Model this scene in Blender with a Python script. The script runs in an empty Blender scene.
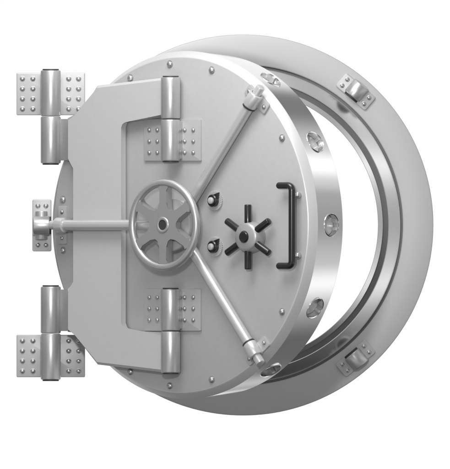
import bpy, bmesh, math
from mathutils import Vector, Matrix
R = math.radians
PI = math.pi
S = 0.01                      # one drawing unit = 1 cm
TH = 41.0                     # how far the door stands open
CT, ST = math.cos(R(TH)), math.sin(R(TH))
scene = bpy.context.scene
COL = scene.collection

# ------------------------------------------------------------------ materials
def metal(name, base, metallic, rough, noise=0.0, bump=0.0, nscale=30.0, stretch=(1, 1, 1), aniso=0.0, coat=0.0, bdist=0.002):
    m = bpy.data.materials.new(name); m.use_nodes = True
    nt = m.node_tree; b = nt.nodes['Principled BSDF']
    b.inputs['Metallic'].default_value = metallic
    b.inputs['Roughness'].default_value = rough
    b.inputs['Base Color'].default_value = (base, base, base, 1)
    b.inputs['Coat Weight'].default_value = coat
    if aniso:
        b.inputs['Anisotropic'].default_value = aniso
    if noise or bump:
        tc = nt.nodes.new('ShaderNodeTexCoord')
        mp = nt.nodes.new('ShaderNodeMapping'); mp.inputs['Scale'].default_value = stretch
        nz = nt.nodes.new('ShaderNodeTexNoise'); nz.inputs['Scale'].default_value = nscale
        nz.inputs['Detail'].default_value = 6
        nt.links.new(tc.outputs['Object'], mp.inputs['Vector'])
        nt.links.new(mp.outputs['Vector'], nz.inputs['Vector'])
        mr = nt.nodes.new('ShaderNodeMapRange')
        mr.inputs['To Min'].default_value = base * (1 - noise); mr.inputs['To Max'].default_value = base * (1 + noise)
        nt.links.new(nz.outputs['Fac'], mr.inputs['Value'])
        nt.links.new(mr.outputs['Result'], b.inputs['Base Color'])
        rr = nt.nodes.new('ShaderNodeMapRange')
        rr.inputs['To Min'].default_value = rough * 0.9; rr.inputs['To Max'].default_value = rough * 1.12
        nt.links.new(nz.outputs['Fac'], rr.inputs['Value'])
        nt.links.new(rr.outputs['Result'], b.inputs['Roughness'])
        if bump:
            bp = nt.nodes.new('ShaderNodeBump'); bp.inputs['Strength'].default_value = bump
            bp.inputs['Distance'].default_value = bdist
            nt.links.new(nz.outputs['Fac'], bp.inputs['Height'])
            nt.links.new(bp.outputs['Normal'], b.inputs['Normal'])
    return m

M = {
    'face':   metal('satin_steel_plate', 0.455, 0.20, 0.50, 0.04, 0.05, 16, (1, 1, 1)),
    'frame':  metal('satin_frame_steel', 0.465, 0.15, 0.52, 0.025, 0.05, 16, (1, 1, 1)),
    'arm':    metal('satin_arm_steel', 0.56, 0.20, 0.48, 0.025, 0.05, 16, (1, 1, 1)),
    'rim':    metal('brushed_rim_steel', 0.82, 1.0, 0.11, 0.03, 0.04, 20, (1, 14, 1)),
    'seat':   metal('seat_ring_steel', 0.86, 0.97, 0.24, 0.03, 0.04, 20, (1, 14, 1)),
    'bevel':  metal('edge_highlight_steel', 0.58, 0.25, 0.34),  # edge steel kept lighter, so bright edge lines sit in its colour
    'rod':    metal('polished_rod_steel', 0.60, 0.45, 0.30, 0.03, 0.03, 30),
    'barrel': metal('hinge_barrel_steel', 0.50, 0.70, 0.34, 0.03, 0.04, 30),
    'plate':  metal('bright_plate_steel', 0.45, 0.22, 0.42, 0.03, 0.05, 25),
    'rivet':  metal('rivet_steel', 0.50, 0.85, 0.30),
    'wheel':  metal('wheel_steel', 0.55, 0.75, 0.34, 0.03, 0.03, 30),
    'cast':   metal('cast_steel', 0.36, 0.45, 0.42, 0.04, 0.08, 40),
    'gasket': metal('dark_grey_seal', 0.13, 0.0, 0.55, 0.04, 0.04, 40),
    'black':  metal('black_bakelite', 0.012, 0.0, 0.28, 0.05, 0.02, 40, coat=0.3),
    'hub':    metal('knob_hub_steel', 0.43, 0.5, 0.38, 0.03, 0.03, 40),
    'white':  metal('pale_dial_enamel', 0.48, 0.1, 0.35, 0.02, 0.0, 40),
    'dark':   metal('dark_steel_bore_shade', 0.05, 0.3, 0.5, 0.05, 0.0, 40),  # dark steel, also painted as the shade inside bores
}

# ------------------------------------------------------------------ mesh helpers
# local frame of every thing: x across, z up, -y out of the plate ("h")
def P(u, h, v):
    return Vector((u * S, -h * S, v * S))

def finish(bm, name, mat, parent=None, smooth=True, angle=38, loc=None):
    bmesh.ops.recalc_face_normals(bm, faces=bm.faces)
    me = bpy.data.meshes.new(name); bm.to_mesh(me); bm.free()
    if smooth:
        for p in me.polygons: p.use_smooth = True
        me.set_sharp_from_angle(angle=R(angle))
    me.materials.append(M[mat])
    o = bpy.data.objects.new(name, me); COL.objects.link(o)
    if parent: o.parent = parent
    if loc is not None: o.location = loc
    return o

def lathe(bm, prof, origin, axis, seg=64, closed=False, a0=0.0, a1=2 * PI, ref=None):
    """prof: (radius, distance along axis) in drawing units"""
    axis = Vector(axis).normalized()
    if ref is None: ref = Vector((0, 0, 1)) if abs(axis.z) < 0.9 else Vector((1, 0, 0))
    e1 = (ref - axis * ref.dot(axis)).normalized(); e2 = axis.cross(e1)
    full = abs(a1 - a0 - 2 * PI) < 1e-6
    n = seg if full else seg + 1
    rings = []
    for r, d in prof:
        c = origin + axis * (d * S)
        if r < 1e-6: rings.append([bm.verts.new(c)]); continue
        rings.append([bm.verts.new(c + (e1 * math.cos(a0 + (a1 - a0) * k / seg) + e2 * math.sin(a0 + (a1 - a0) * k / seg)) * (r * S)) for k in range(n)])
    pairs = list(zip(rings, rings[1:]))
    if closed: pairs.append((rings[-1], rings[0]))
    for A, B in pairs:
        for k in range(seg):
            k2 = (k + 1) % n if full else k + 1
            if len(A) == 1 and len(B) == 1: continue
            if len(A) == 1: bm.faces.new((A[0], B[k], B[k2]))
            elif len(B) == 1: bm.faces.new((A[k], A[k2], B[0]))
            else: bm.faces.new((A[k], A[k2], B[k2], B[k]))
    return rings

def cyl_prof(r, d0, d1, c=0.6):
    return [(0, d0), (r - c, d0), (r - 0.3 * c, d0 + 0.3 * c), (r, d0 + c), (r, d1 - c), (r - 0.3 * c, d1 - 0.3 * c), (r - c, d1), (0, d1)]

def prism(bm, pts, h0, h1, bev=0.0, seg=2, back=False, tilt=None):
    """pts in (u, v); extruded from h0 (back) to h1 (front); rounded front edge"""
    f = [bm.verts.new(P(u, h1, v)) for u, v in pts]
    b = [bm.verts.new(P(u, h0, v)) for u, v in pts]
    n = len(pts)
    ff = bm.faces.new(f); fb = bm.faces.new(b[::-1])
    for k in range(n):
        bm.faces.new((f[k], b[k], b[(k + 1) % n], f[(k + 1) % n]))
    if bev:
        ed = list(ff.edges) + (list(fb.edges) if back else [])
        bmesh.ops.bevel(bm, geom=ed, offset=bev * S, segments=seg, profile=0.5, affect='EDGES', clamp_overlap=True)

def rrect(u0, u1, v0, v1, r, n=4):
    pts = []
    for cu, cv, a in ((u1 - r, v1 - r, 0), (u0 + r, v1 - r, 90), (u0 + r, v0 + r, 180), (u1 - r, v0 + r, 270)):
        for k in range(n + 1):
            t = R(a + 90 * k / n); pts.append((cu + r * math.cos(t), cv + r * math.sin(t)))
    return pts

def tube(bm, path, r, seg=20, cap=True):
    path = [Vector(p) for p in path]
    rings = []
    prev = None
    for i, p in enumerate(path):
        if i == 0: t = path[1] - p
        elif i == len(path) - 1: t = p - path[i - 1]
        else: t = (path[i + 1] - p).normalized() + (p - path[i - 1]).normalized()
        t.normalize()
        if prev is None:
            e1 = t.orthogonal().normalized()
        else:
            e1 = (prev - t * prev.dot(t)).normalized()
        prev = e1; e2 = t.cross(e1)
        rr = r[i] if isinstance(r, (list, tuple)) else r
        rings.append([bm.verts.new(p + (e1 * math.cos(2 * PI * k / seg) + e2 * math.sin(2 * PI * k / seg)) * rr * S) for k in range(seg)])
    for A, B in zip(rings, rings[1:]):
        for k in range(seg): bm.faces.new((A[k], A[(k + 1) % seg], B[(k + 1) % seg], B[k]))
    if cap: bm.faces.new(rings[0][::-1]); bm.faces.new(rings[-1])

def torus(bm, c, axis, Rr, r, seg=96, sub=20):
    prof = [(Rr + r * math.cos(2 * PI * k / sub), r * math.sin(2 * PI * k / sub)) for k in range(sub)]
    lathe(bm, prof, c, axis, seg, closed=True)

OUT = Vector((0, -1, 0))
def rivet_bm(r, hgt):
    bm = bmesh.new()
    prof = [(r * 1.18, -0.3), (r * 1.18, 0.25), (r * 1.0, 0.35)]
    for k in range(1, 8):
        t = R(90 * k / 8); prof.append((r * math.cos(t), 0.35 + hgt * math.sin(t)))
    prof.append((0, 0.35 + hgt))
    prof.insert(0, (0, -0.3))
    lathe(bm, prof, Vector((0, 0, 0)), OUT, 24)
    return bm
_riv = {}
def rivet(parent, u, h, v, r=2.2, hgt=1.6):
    key = (r, hgt)
    if key not in _riv:
        o = finish(rivet_bm(r, hgt), 'rivet', 'rivet', parent, loc=P(u, h, v)); _riv[key] = o.data
        return o
    o = bpy.data.objects.new('rivet', _riv[key]); COL.objects.link(o)
    o.parent = parent; o.location = P(u, h, v)
    return o

def thing(name, label, cat, loc, rz=0.0, group=None):
    o = bpy.data.objects.new(name, None); COL.objects.link(o)
    o.empty_display_size = 0.1
    o.location = loc; o.rotation_euler = (0, 0, rz)
    o['label'] = label; o['category'] = cat; o['kind'] = 'thing'
    if group: o['group'] = group
    return o

def W(x, y, z=0.0):
    """photo position (x right, y down) and height z out of the wall -> world"""
    return Vector(((x - 243) * S, -z * S, (225 - y) * S))

FC = (181.2, 225.0, 155.0)              # centre of the door's face
def U(x, h):                            # across-the-door coordinate of photo column x at height h above the face
    return (x - FC[0] + ST * h) / CT
DOOR_LOC = W(*FC)

# ================================================================== DOOR FRAME
frame = thing('door_frame', 'large round grey steel vault door frame with stepped ring around the white opening', 'door frame', W(243, 225, 0))
def ring(name, prof, mat, angle=30):
    bm = bmesh.new(); lathe(bm, prof, Vector((0, 0, 0)), OUT, 192, closed=True)
    return finish(bm, name, mat, frame, angle=angle)
ring('flange', [(160, -1.2), (160.6, -0.3), (161.4, 0), (188.8, 0), (190, -0.4), (190.5, -1.6), (190.5, -42), (160, -42)], 'frame')
ring('outer_seal', [(157.3, -3), (160.2, -3), (160.2, -24), (157.3, -24)], 'gasket')
ring('seat_ring', [(145.5, 5.4), (146.2, 6.0), (156.8, -0.8), (157.5, -1.6), (157.5, -30), (145.5, -30)], 'seat')
ring('inner_seal', [(140.0, 4.6), (145.7, 4.4), (145.7, -28), (140.0, -28)], 'gasket')
ring('throat_ring', [(135.0, 8.0), (135.5, 8.6), (139.8, 6.0), (140.2, 5.2), (140.2, -60), (135.0, -60)], 'seat')

def keeper(ang):
    """riveted strap bracket on the flange; its sleeve points at the centre of the ring"""
    h = 2.0
    e_r = Vector((math.cos(R(ang)), 0, math.sin(R(ang))))
    c = e_r * (174.5 * S)
    bm = bmesh.new()
    prism(bm, rrect(-19.5, 19.5, -8.6, 8.6, 2.2), 0.0, 2.4, 0.7, 2)
    o = finish(bm, 'bolt_keeper', 'plate', frame)
    # local z of the keeper = radial direction
    o.rotation_euler = (0, R(90 - ang), 0); o.location = c
    bm = bmesh.new()
    lathe(bm, [(5.8, -6.0), (8.4, -6.0), (9.2, -5.5), (9.4, -5.0), (9.4, 8.8), (9.0, 9.4), (8.4, 9.6), (5.8, 9.6)], P(0, 2.0, 0), Vector((0, 0, 1)), 40, closed=True)
    s = finish(bm, 'sleeve', 'barrel', o)
    bm = bmesh.new()
    lathe(bm, cyl_prof(8.0, -8.2, 6.0, 0.5), P(0, 1.0, 0), Vector((0, 0, 1)), 40)
    finish(bm, 'bore_shade_plug', 'dark', o)  # dark plug painted as the shaded hollow of the sleeve's inner end
    for u in (-14.2, 14.2):
        for v in (-4.0, 4.0):
            rivet(o, u, 2.4, v, 2.0, 1.6)
keeper(49.8); keeper(-49.8)

# ================================================================== WALL HINGES
def wall_hinge(top, label):
    # top: True = upper hinge. column centre 50.6, plate 16.5..85
    t = thing('wall_hinge', label, 'hinge', W(50.6, 94 if top else 356, 36), 0, 'fixed hinges left of the door')
    bm = bmesh.new(); prism(bm, rrect(-34.2, 34.4, -21.2, 21.2, 1.2), 0, 4.5, 1.0, 2)
    pl = finish(bm, 'hinge_plate', 'plate', t)
    for u in (-28.3, -17.8, 18.0, 27.9):
        for k in range(4):
            rivet(pl, u, 4.5, 15.2 - 10.1 * k, 2.3, 1.7)
    bm = bmesh.new()
    a, b = (-22.3, 23.8) if top else (-23.8, 22.3)
    lathe(bm, cyl_prof(10.1, a, b, 1.4), P(0, 14.8, 0), Vector((0, 0, 1)), 64)
    prism(bm, rrect(-9.2, 9.2, a + 1.5, b - 1.5, 0.8), 3.5, 14.0)
    finish(bm, 'hinge_barrel', 'barrel', t)
    bm = bmesh.new()
    lathe(bm, cyl_prof(8.2, (b - 0.3) if top else (a - 1.3), (b + 1.3) if top else (a + 0.3), 0.4), P(0, 14.8, 0), Vector((0, 0, 1)), 48)
    finish(bm, 'hinge_pin', 'dark', t)
wall_hinge(True, 'upper riveted steel hinge at far left, plate and barrel above the arm')
wall_hinge(False, 'lower riveted steel hinge at far left, plate and barrel below the arm')

# ================================================================== CRANE ARM
arm = thing('hinge_arm', 'C-shaped grey steel swing arm lying across the left half of the vault door', 'door arm', DOOR_LOC, R(-TH))
HF = 12.0
half = [(163, 77.5), (96, 85.5), (76.0, 117.0), (66.0, 118.2), (66.0, 161.0), (71.5, 161.2), (75.0, 167.5)]
inner = [(163, 117.3), (127.0, 119.2), (123.2, 120.4), (120.6, 122.8), (119.2, 127.0)]
scr = half + [(x, 450 - y) for x, y in reversed(half)] + [(x, 450 - y) for x, y in inner] + [(x, y) for x, y in reversed(inner)]
bm = bmesh.new()
prism(bm, [(U(x, HF), 225 - y) for x, y in scr], 2.0, HF, 2.6, 1)
ap = finish(bm, 'arm_plate', 'arm', arm, angle=30)
ap.data.materials.append(M['bevel'])
for p in ap.data.polygons:
    if p.normal.y > -0.985 and p.normal.y < 0.9: p.material_index = 1
ub = U(50.6, 7.0)
for s in (1, -1):
    bm = bmesh.new()
    prism(bm, [(ub, s * 64.5), (U(70, 4), s * 64.5), (U(70, 4), s * 106), (ub, s * 106)], -3.0, 4.5, 0.6, 2)
    finish(bm, 'hinge_tongue', 'cast', arm)
    bm = bmesh.new()
    lathe(bm, cyl_prof(10.1, 61.5, 108.4, 1.4), P(ub, 7.0, 0), Vector((0, 0, s)), 64)
    finish(bm, 'hinge_barrel', 'barrel', arm)
    # end cap inside the open barrel end
    bm = bmesh.new()
    lathe(bm, cyl_prof(8.2, 60.2, 61.9, 0.4), P(ub, 7.0, 0), Vector((0, 0, s)), 48)
    finish(bm, 'hinge_pin', 'dark', arm)
ud = U(170.6, 10.5)
for s in (1, -1):
    bm = bmesh.new()
    lathe(bm, cyl_prof(9.8, 106.2, 148.0, 1.6), P(ud, 10.5, 0), Vector((0, 0, s)), 64)
    finish(bm, 'hinge_barrel', 'barrel', arm)
    bm = bmesh.new()
    lathe(bm, cyl_prof(8.0, 147.5, 149.2, 0.4), P(ud, 10.5, 0), Vector((0, 0, s)), 48)
    finish(bm, 'hinge_pin', 'dark', arm)

# ================================================================== VAULT DOOR
door = thing('vault_door', 'thick round steel vault door standing open, with spoked handwheel, black knob and black pull handle', 'vault door', DOOR_LOC, R(-TH))
bm = bmesh.new()
lathe(bm, [(0, 0), (167.2, 0), (168.0, -0.35), (168.6, -1.0), (173.6, -7.6), (174.0, -8.4), (173.9, -9.2), (170.4, -50.0), (170.0, -50.8), (169.0, -51.3), (0, -51.3)],
      Vector((0, 0, 0)), OUT, 256)
slab = finish(bm, 'door_slab', 'rim', door, angle=22)
slab.data.materials.append(M['face'])
slab.data.materials.append(M['plate'])
HOLES = [28.8 * k for k in (-2, -1, 0, 1, 2)]
bm = bmesh.new()
for a in HOLES:
    d = Vector((math.cos(R(a)), 0, math.sin(R(a))))
    lathe(bm, [(0, 158), (11.6, 158), (11.6, 182), (0, 182)], P(0, -30, 0), d, 48)
cut = finish(bm, 'cutter', 'rim')
cut.matrix_world = Matrix.Translation(DOOR_LOC) @ Matrix.Rotation(R(-TH), 4, 'Z')
md = slab.modifiers.new('b', 'BOOLEAN'); md.object = cut; md.operation = 'DIFFERENCE'; md.solver = 'EXACT'
bpy.context.view_layer.update()
dg = bpy.context.evaluated_depsgraph_get()
nm = bpy.data.meshes.new_from_object(slab.evaluated_get(dg), preserve_all_data_layers=True, depsgraph=dg)
slab.modifiers.clear(); slab.data = nm; nm.name = 'door_slab'
cm = cut.data; bpy.data.objects.remove(cut); bpy.data.meshes.remove(cm)
nm.materials.clear()
for k in ('rim', 'face', 'bevel'): nm.materials.append(M[k])
for p in nm.polygons:
    c = p.center; n = p.normal
    p.use_smooth = True
    p.material_index = 1 if n.y < -0.97 else (2 if n.y < -0.4 else 0)
nm.set_sharp_from_angle(angle=R(24))
# true cone normals on the turned rim, so the drilled holes leave no shading seams
cn = [Vector(c.vector) for c in nm.corner_normals]
slope = math.atan2(174.0 - 170.4, 41.0)
for p in nm.polygons:
    cc = p.center; rad = Vector((cc.x, 0, cc.z))
    if rad.length < 165 * S or abs(p.normal.y) > 0.3 or p.normal.dot(rad.normalized()) < 0.9: continue
    if not (-9.6 * S - 1e-4 > -cc.y > -50 * S): continue
    for li in p.loop_indices:
        co_ = nm.vertices[nm.loops[li].vertex_index].co
        e = Vector((co_.x, 0, co_.z)).normalized()
        cn[li] = (e * math.cos(slope) + Vector((0, 1, 0)) * math.sin(slope)).normalized()
nm.normals_split_custom_set(cn)

for a in HOLES:
    d = Vector((math.cos(R(a)), 0, math.sin(R(a))))
    bm = bmesh.new()
    lathe(bm, cyl_prof(10.6, 157.2, 166.6, 1.2), P(0, -30, 0), d, 48)
    lb = finish(bm, 'locking_bolt', 'bevel', door)
    bm = bmesh.new()
    e = Vector((0, 1, 0))
    lathe(bm, [(10.6, 160), (11.8, 160), (11.8, 172.6), (11.2, 173.4), (10.6, 172.8)], P(0, -30, 0), d, 48, closed=True)
    finish(bm, 'guide_collar', 'rim', lb)
    for k in (-1, 1):
        bm = bmesh.new()
        lathe(bm, [(8.8, 165.5), (11.0, 165.5), (11.0, 172.2), (9.4, 172.4), (8.8, 171.8)], P(0, -30, 0), d, 6, closed=True,
              a0=R(-9 + 24 * k), a1=R(9 + 24 * k), ref=e)
        for f in list(bm.faces): pass
        bmesh.ops.holes_fill(bm, edges=bm.edges, sides=8)
        finish(bm, 'guide_lug', 'plate', lb)

# ---- dome rivets round the face
for r_, a in ((159.5, 33.0), (160, 75.3), (161.5, 95.3), (161.5, 114.6), (158.7, 170.8)):
    for s in (1, -1):
        rivet(door, r_ * math.cos(R(a)), 0, s * r_ * math.sin(R(a)), 3.3, 2.6)

# ---- hinges on the door face
for s in (1, -1):
    bm = bmesh.new()
    v0, v1 = sorted((s * 64.0, s * 106.0))
    prism(bm, rrect(U(143.6, 2.5), U(200.4, 2.5), v0, v1, 1.0), 0, 2.6, 0.7, 2)
    pl = finish(bm, 'hinge_leaf', 'plate', door)
    for x in (149.2, 157.2, 184.6, 193.2):
        for k in range(3):
            rivet(pl, U(x, 2.8), 2.6, s * (95.0 - 11.3 * k), 2.1, 1.6)
    bm = bmesh.new()
    lathe(bm, cyl_prof(9.8, 64.0, 105.8, 1.6), P(ud, 10.5, 0), Vector((0, 0, s)), 64)
    a, b = sorted((s * 66, s * 104))
    prism(bm, rrect(ud - 9, ud + 9, a, b, 0.8), 2, 10)
    finish(bm, 'hinge_barrel', 'barrel', door)
    bm = bmesh.new()
    lathe(bm, cyl_prof(8.0, 62.8, 64.4, 0.4), P(ud, 10.5, 0), Vector((0, 0, s)), 48)
    finish(bm, 'hinge_pin', 'dark', door)

# ---- bolt rods with their clamps
AX = 2.0                                   # wheel axis
RH = 7.0
for a in (51.2, -51.2):
    d = Vector((math.cos(R(a)), 0, math.sin(R(a))))
    o0 = P(0.6, RH, 0)
    bm = bmesh.new()
    lathe(bm, [(0, 22), (5.4, 22), (5.4, 153), (5.0, 153.4), (4.6, 153.8), (4.6, 176), (4.2, 177.1), (3.2, 177.7), (0, 177.7)], o0, d, 40)
    finish(bm, 'bolt_rod', 'rod', door)
    c = o0 + d * (161.5 * S)
    hold = None
    bm = bmesh.new()
    prism(bm, rrect(-17.0, 17.0, -6.2, 6.2, 2.0), -RH + 0.0, -RH + 2.2, 0.6, 2)
    cl = finish(bm, 'rod_clamp', 'plate', door, loc=c)
    cl.rotation_euler = (0, R(90 - a), 0)
    for u in (-12.6, 12.6): rivet(cl, u, -RH + 2.2, 0, 2.1, 1.6)
    bm = bmesh.new()
    lathe(bm, [(5.2, -8.6), (6.6, -8.6), (7.2, -8.2), (7.4, -7.6), (7.4, 6.4), (7.0, 7.0), (6.4, 7.2), (5.2, 7.2)], Vector((0, 0, 0)), Vector((0, 0, 1)), 40, closed=True)
    prism(bm, rrect(-6.6, 6.6, -6.0, 6.0, 0.5), -RH + 1.5, -3.5)
    finish(bm, 'clamp_strap', 'rod', cl)
    bm = bmesh.new()
    lathe(bm, [(5.3, -10.4), (6.8, -10.4), (6.8, -8.5), (5.3, -8.5)], Vector((0, 0, 0)), Vector((0, 0, 1)), 40, closed=True)
    finish(bm, 'clamp_washer', 'dark', cl)
LH = 18.0
bm = bmesh.new()
uc = U(61.0, LH)
lathe(bm, [(0, 20), (5.3, 20), (5.3, -uc - 6), (5.3, -uc + 6.5), (4.6, -uc + 7.0), (4.6, -U(46, LH)), (0, -U(46, LH))], P(0, LH, 0), Vector((-1, 0, 0)), 40)
finish(bm, 'bolt_rod', 'rod', door)
bm = bmesh.new()
uk = U(61.9, 2.2)
prism(bm, rrect(-5.4, 5.4, -19.2, 19.2, 1.6), 0, 2.2, 0.6, 2)
cl = finish(bm, 'rod_clamp', 'plate', door, loc=P(uk, 0, 0))
for v in (-13.2, 13.2): rivet(cl, 0, 2.2, v, 2.0, 1.5)
bm = bmesh.new()
q = uc - uk
lathe(bm, [(5.2, -5.2), (6.8, -5.2), (7.4, -4.8), (7.5, -4.2), (7.5, 4.2), (7.4, 4.8), (6.8, 5.2), (5.2, 5.2)], P(q, LH, 0), Vector((1, 0, 0)), 40, closed=True)
prism(bm, rrect(q - 4.2, q + 4.2, -6.6, 6.6, 0.5), 1.5, LH - 4.5)
finish(bm, 'clamp_strap', 'rod', cl)

# ---- gear housing and handwheel
bm = bmesh.new()
lathe(bm, [(0, 0), (24.2, 0), (24.2, 1.4), (23.6, 2.0), (22.4, 2.4), (22.2, 3.0), (22.2, 14.6), (22.6, 15.0), (25.6, 15.0), (26.2, 15.6), (26.2, 18.4), (25.6, 19.4), (24.4, 19.8), (0, 20.0)], P(AX, 0, 0), OUT, 96)
finish(bm, 'gear_housing', 'plate', door, angle=30)
WH = 28.0
bm = bmesh.new(); torus(bm, P(AX, WH, 0), OUT, 42.3, 3.9)
wheel = finish(bm, 'handwheel', 'wheel', door)
# spoked centre: six tapered spokes flowing into the hub
pts = []
for k in range(6):
    a = R(90 + 60 * k)
    ex, ez = math.cos(a), math.sin(a); tx, tz = -ez, ex
    pts += [(ex * r_ + tx * w_, ez * r_ + tz * w_) for r_, w_ in
            ((15.0, -5.4), (22, -4.7), (34, -4.3), (38, -4.7), (41, -6.6), (41, 6.6), (38, 4.7), (34, 4.3), (22, 4.7), (15.0, 5.4))]
bm = bmesh.new()
prism(bm, [(AX + u, v) for u, v in pts], WH - 6.5, WH + 2.6, 1.7, 1)
finish(bm, 'wheel_spokes', 'cast', wheel, angle=25)
bm = bmesh.new()
lathe(bm, [(5.2, WH + 1.4), (8.0, WH + 1.4), (8.2, WH + 2.6), (7.8, WH + 3.3), (7.2, WH + 3.6), (5.8, WH + 3.6), (5.2, WH + 3.2)], P(AX, 0, 0), OUT, 40, closed=True)
lathe(bm, [(10, 19), (10, WH - 4.5)], P(AX, 0, 0), OUT, 40)
finish(bm, 'hub', 'wheel', wheel)
bm = bmesh.new()
lathe(bm, [(0, WH + 1.0), (5.4, WH + 1.0), (5.4, WH + 2.7), (0, WH + 2.7)], P(AX, 0, 0), OUT, 32)
finish(bm, 'hub_bore_shade', 'dark', wheel)  # dark disc painted as the shade in the hub's hole

# ---- combination knob with six black bars
KU, KV = U(248, 9.0), -12.0
bm = bmesh.new()
lathe(bm, [(0, 0), (15.6, 0), (15.9, 0.6), (15.9, 4.0), (15.0, 10.5), (14.3, 12.2), (13.2, 13.2), (11.6, 13.9), (6.4, 15.2), (5.8, 14.6), (0, 14.6)], P(KU, 0, KV), OUT, 64)
knob = finish(bm, 'combination_knob', 'hub', door, angle=50)
bm = bmesh.new()
lathe(bm, [(0, 15.0), (5.6, 15.0), (5.6, 16.2), (5.0, 16.9), (3.4, 17.2), (0, 17.2)], P(KU, 0, KV), OUT, 40)
finish(bm, 'knob_hole_shade', 'black', knob)  # black disc painted as the dark hole in the knob's front
for k in range(6):
    a = R(30 + 60 * k)
    d = Vector((math.cos(a), 0, math.sin(a)))
    bm = bmesh.new()
    lathe(bm, [(0, 12), (3.6, 12), (3.6, 31.6), (3.3, 32.2), (2.9, 32.5), (0, 32.6)], P(KU, 9.0, KV), d, 24)
    finish(bm, 'grip_bar', 'black', knob)

# ---- two small lock dials
for y in (200.6, 246.8):
    u, v = U(214.4, 1.5), 225 - y
    bm = bmesh.new()
    n = 72
    outer = []
    for k in range(n):
        rr = 10.2 if k % 2 == 0 else 9.5
        outer.append((u + rr * math.cos(2 * PI * k / n), v + rr * math.sin(2 * PI * k / n)))
    prism(bm, outer, 0, 1.8, 0.0)
    dial = finish(bm, 'lock_dial', 'white', door, angle=30)
    bm = bmesh.new()
    for k in range(30):
        a = 2 * PI * k / 30
        ca, sa = math.cos(a), math.sin(a)
        w = 0.22
        p4 = [(u + ca * 7.0 - sa * w, v + sa * 7.0 + ca * w), (u + ca * 7.0 + sa * w, v + sa * 7.0 - ca * w),
              (u + ca * 9.0 + sa * w, v + sa * 9.0 - ca * w), (u + ca * 9.0 - sa * w, v + sa * 9.0 + ca * w)]
        prism(bm, p4, 1.6, 1.95)
    finish(bm, 'graduation_ring', 'cast', dial)
    bm = bmesh.new()
    lathe(bm, [(0, 1.5), (6.2, 1.5), (6.4, 2.2), (6.0, 5.6), (5.2, 6.4), (0, 6.4)], P(u, 0, v), OUT, 40)
    prism(bm, [(u + 1.0, v + 6.2), (u + 6.2, v + 1.8), (u + 7.2, v + 8.2)], 1.7, 4.2, 0.4, 1)
    finish(bm, 'pointer_knob', 'black', dial)
    bm = bmesh.new()
    lathe(bm, [(0, 6.2), (3.4, 6.2), (3.5, 6.8), (3.2, 8.2), (2.4, 8.8), (0, 9.0)], P(u, 0, v), OUT, 32)
    finish(bm, 'cap', 'white', dial)

# ---- black pull handle
hh = 9.0
a0, a1 = U(279.5, hh), U(292.0, hh)
vt, vb = 39.4, -41.0
path = []
def arc(cu, cv, r, t0, t1, n=8):
    return [P(cu + r * math.cos(R(t0 + (t1 - t0) * k / n)), hh, cv + r * math.sin(R(t0 + (t1 - t0) * k / n))) for k in range(n + 1)]
path = [P(a0, hh, vt), P(a1 - 6, hh, vt)][:1] + arc(a1 - 5, vt - 5, 5, 90, 0) + arc(a1 - 5, vb + 5, 5, 0, -90) + [P(a0, hh, vb)]
bm = bmesh.new(); tube(bm, path, 3.5, 24)
handle = finish(bm, 'pull_handle', 'black', door, angle=50)
for v in (vt, vb):
    bm = bmesh.new()
    bmesh.ops.create_uvsphere(bm, u_segments=24, v_segments=16, radius=3.5 * S, matrix=Matrix.Translation(P(a0, hh, v)))
    finish(bm, 'end_ball', 'black', handle)
for v in (30.0, -30.5):
    bm = bmesh.new()
    uu = U(297.6, 2.5)
    bmesh.ops.create_uvsphere(bm, u_segments=32, v_segments=20, radius=3.7 * S, matrix=Matrix.Translation(P(uu, 2.2, v)))
    tube(bm, [P(uu, 2.2, v), P(a1, hh, v)], 2.2, 20)
    finish(bm, 'mount', 'rivet', handle)

# ================================================================== KEEPER LEFT OF THE DOOR
kp = thing('bolt_bracket', 'small riveted bracket with sleeve holding the tip of the left horizontal rod', 'bracket', W(41.8, 225.4, 44), 0)
bm = bmesh.new(); prism(bm, rrect(-9.6, 9.6, -26, 26, 1.8), 0, 3.2, 0.8, 2)
pl = finish(bm, 'bracket_plate', 'plate', kp)
for u in (-4.0, 4.0):
    for v in (-19.6, 19.6): rivet(pl, u, 3.2, v, 2.2, 1.7)
bm = bmesh.new()
lathe(bm, cyl_prof(6.1, -14.2, 14.2, 0.8), P(-0.4, 6.0, 0), Vector((0, 0, 1)), 40)
finish(bm, 'saddle', 'barrel', kp)
bm = bmesh.new()
lathe(bm, [(0, -9.0), (8.4, -9.0), (9.0, -8.6), (9.3, -7.8), (9.3, 6.6), (9.0, 7.4), (8.4, 7.8), (0, 7.8)], P(0, 16.0, 0), Vector((1, 0, 0)), 48)
finish(bm, 'sleeve', 'barrel', kp)
bm = bmesh.new()
lathe(bm, cyl_prof(8.9, 7.6, 9.4, 0.3), P(0, 16.0, 0), Vector((1, 0, 0)), 40)
finish(bm, 'sleeve_collar', 'dark', kp)

# ================================================================== WORLD: white background, with bands added for metal reflections
w = bpy.data.worlds.new('World'); scene.world = w; w.use_nodes = True
nt = w.node_tree; N = nt.nodes; L = nt.links
bg = N['Background']
tc = N.new('ShaderNodeTexCoord')
sep = N.new('ShaderNodeSeparateXYZ'); L.new(tc.outputs['Generated'], sep.inputs[0])
def ramp(src, stops, lo=-1.0, hi=1.0, interp='EASE'):
    mr = N.new('ShaderNodeMapRange'); mr.inputs['From Min'].default_value = lo; mr.inputs['From Max'].default_value = hi
    L.new(src, mr.inputs['Value'])
    r = N.new('ShaderNodeValToRGB'); r.color_ramp.interpolation = interp
    els = r.color_ramp.elements
    while len(els) > 1: els.remove(els[0])
    els[0].position = stops[0][0]; els[0].color = (stops[0][1],) * 3 + (1,)
    for p, c in stops[1:]:
        e = els.new(p); e.color = (c,) * 3 + (1,)
    L.new(mr.outputs['Result'], r.inputs['Fac'])
    return r.outputs['Color']
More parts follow.
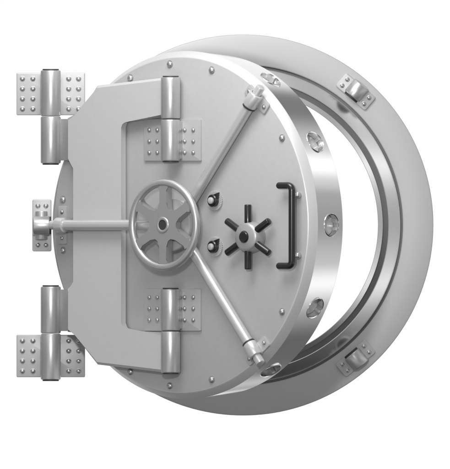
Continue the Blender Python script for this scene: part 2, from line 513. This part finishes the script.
def mathn(op, a, b):
    m = N.new('ShaderNodeMath'); m.operation = op
    for i, q in enumerate((a, b)):
        if isinstance(q, (int, float)): m.inputs[i].default_value = q
        else: L.new(q, m.inputs[i])
    return m.outputs[0]
# added brightness bands by elevation, giving turned metal its light and dark stripes
elev = ramp(sep.outputs['Z'], [(0.0, 0.05), (0.14, 0.14), (0.24, 0.33), (0.315, 0.95), (0.38, 0.5), (0.50, 0.30), (0.60, 0.36), (0.64, 0.60), (0.69, 1.1), (0.74, 0.55), (0.80, 0.46), (0.90, 0.95), (1.0, 1.0)])
# across: added bright and dark zones that shape the reflections, no real sources
az = ramp(sep.outputs['X'], [(0.0, 0.55), (0.10, 0.35), (0.22, 1.0), (0.34, 1.0), (0.5, 0.60), (0.66, 0.38), (0.76, 0.38), (0.87, 1.0), (1.0, 1.0)])
front = mathn('MULTIPLY', elev, az)
front = mathn('MULTIPLY', front, 1.25)
back = ramp(sep.outputs['Y'], [(0.0, 0.0), (0.86, 0.0), (0.92, 1.0), (1.0, 1.0)])
low = ramp(sep.outputs['Z'], [(0.0, 0.0), (0.36, 0.0), (0.44, 1.0), (1.0, 1.0)])
back = mathn('MULTIPLY', back, low)
mx = N.new('ShaderNodeMix'); mx.data_type = 'FLOAT'
L.new(back, mx.inputs[0]); L.new(front, mx.inputs[2]); mx.inputs[3].default_value = 1.02
L.new(mx.outputs[0], bg.inputs['Color'])
bg.inputs['Strength'].default_value = 1.0

# ================================================================== LAMPS
def area(name, loc, target, size, power, sizey=None):
    l = bpy.data.lights.new(name, 'AREA'); l.energy = power; l.size = size
    if sizey: l.shape = 'RECTANGLE'; l.size_y = sizey
    o = bpy.data.objects.new(name, l); COL.objects.link(o)
    o.location = loc
    o.rotation_euler = (Vector(target) - Vector(loc)).to_track_quat('-Z', 'Y').to_euler()
    return o
kd = Vector((-4.0, -36, 4.0)).normalized()
area('key_lamp', kd * 14 + Vector((0, -1, 0)), (0, -1, 0), 0.8, 570)
area('top_gradient_fill', (-1.2, -5.2, 5.2), (-0.2, -0.6, 0.2), 4.0, 330, 2.6)  # added overhead lamp, its falloff grades surfaces from light top to dark bottom

# ================================================================== CAMERA
cam = bpy.data.cameras.new('camera'); co = bpy.data.objects.new('camera', cam); COL.objects.link(co)
cam.type = 'ORTHO'; cam.ortho_scale = 4.69
cam.clip_start = 0.1; cam.clip_end = 200
co.location = W(225.0, 234.5, 2000); co.rotation_euler = (R(90), 0, 0)
scene.camera = co
scene.view_settings.view_transform = 'Standard'; scene.view_settings.look = 'None'
scene.view_settings.exposure = 0; scene.view_settings.gamma = 1
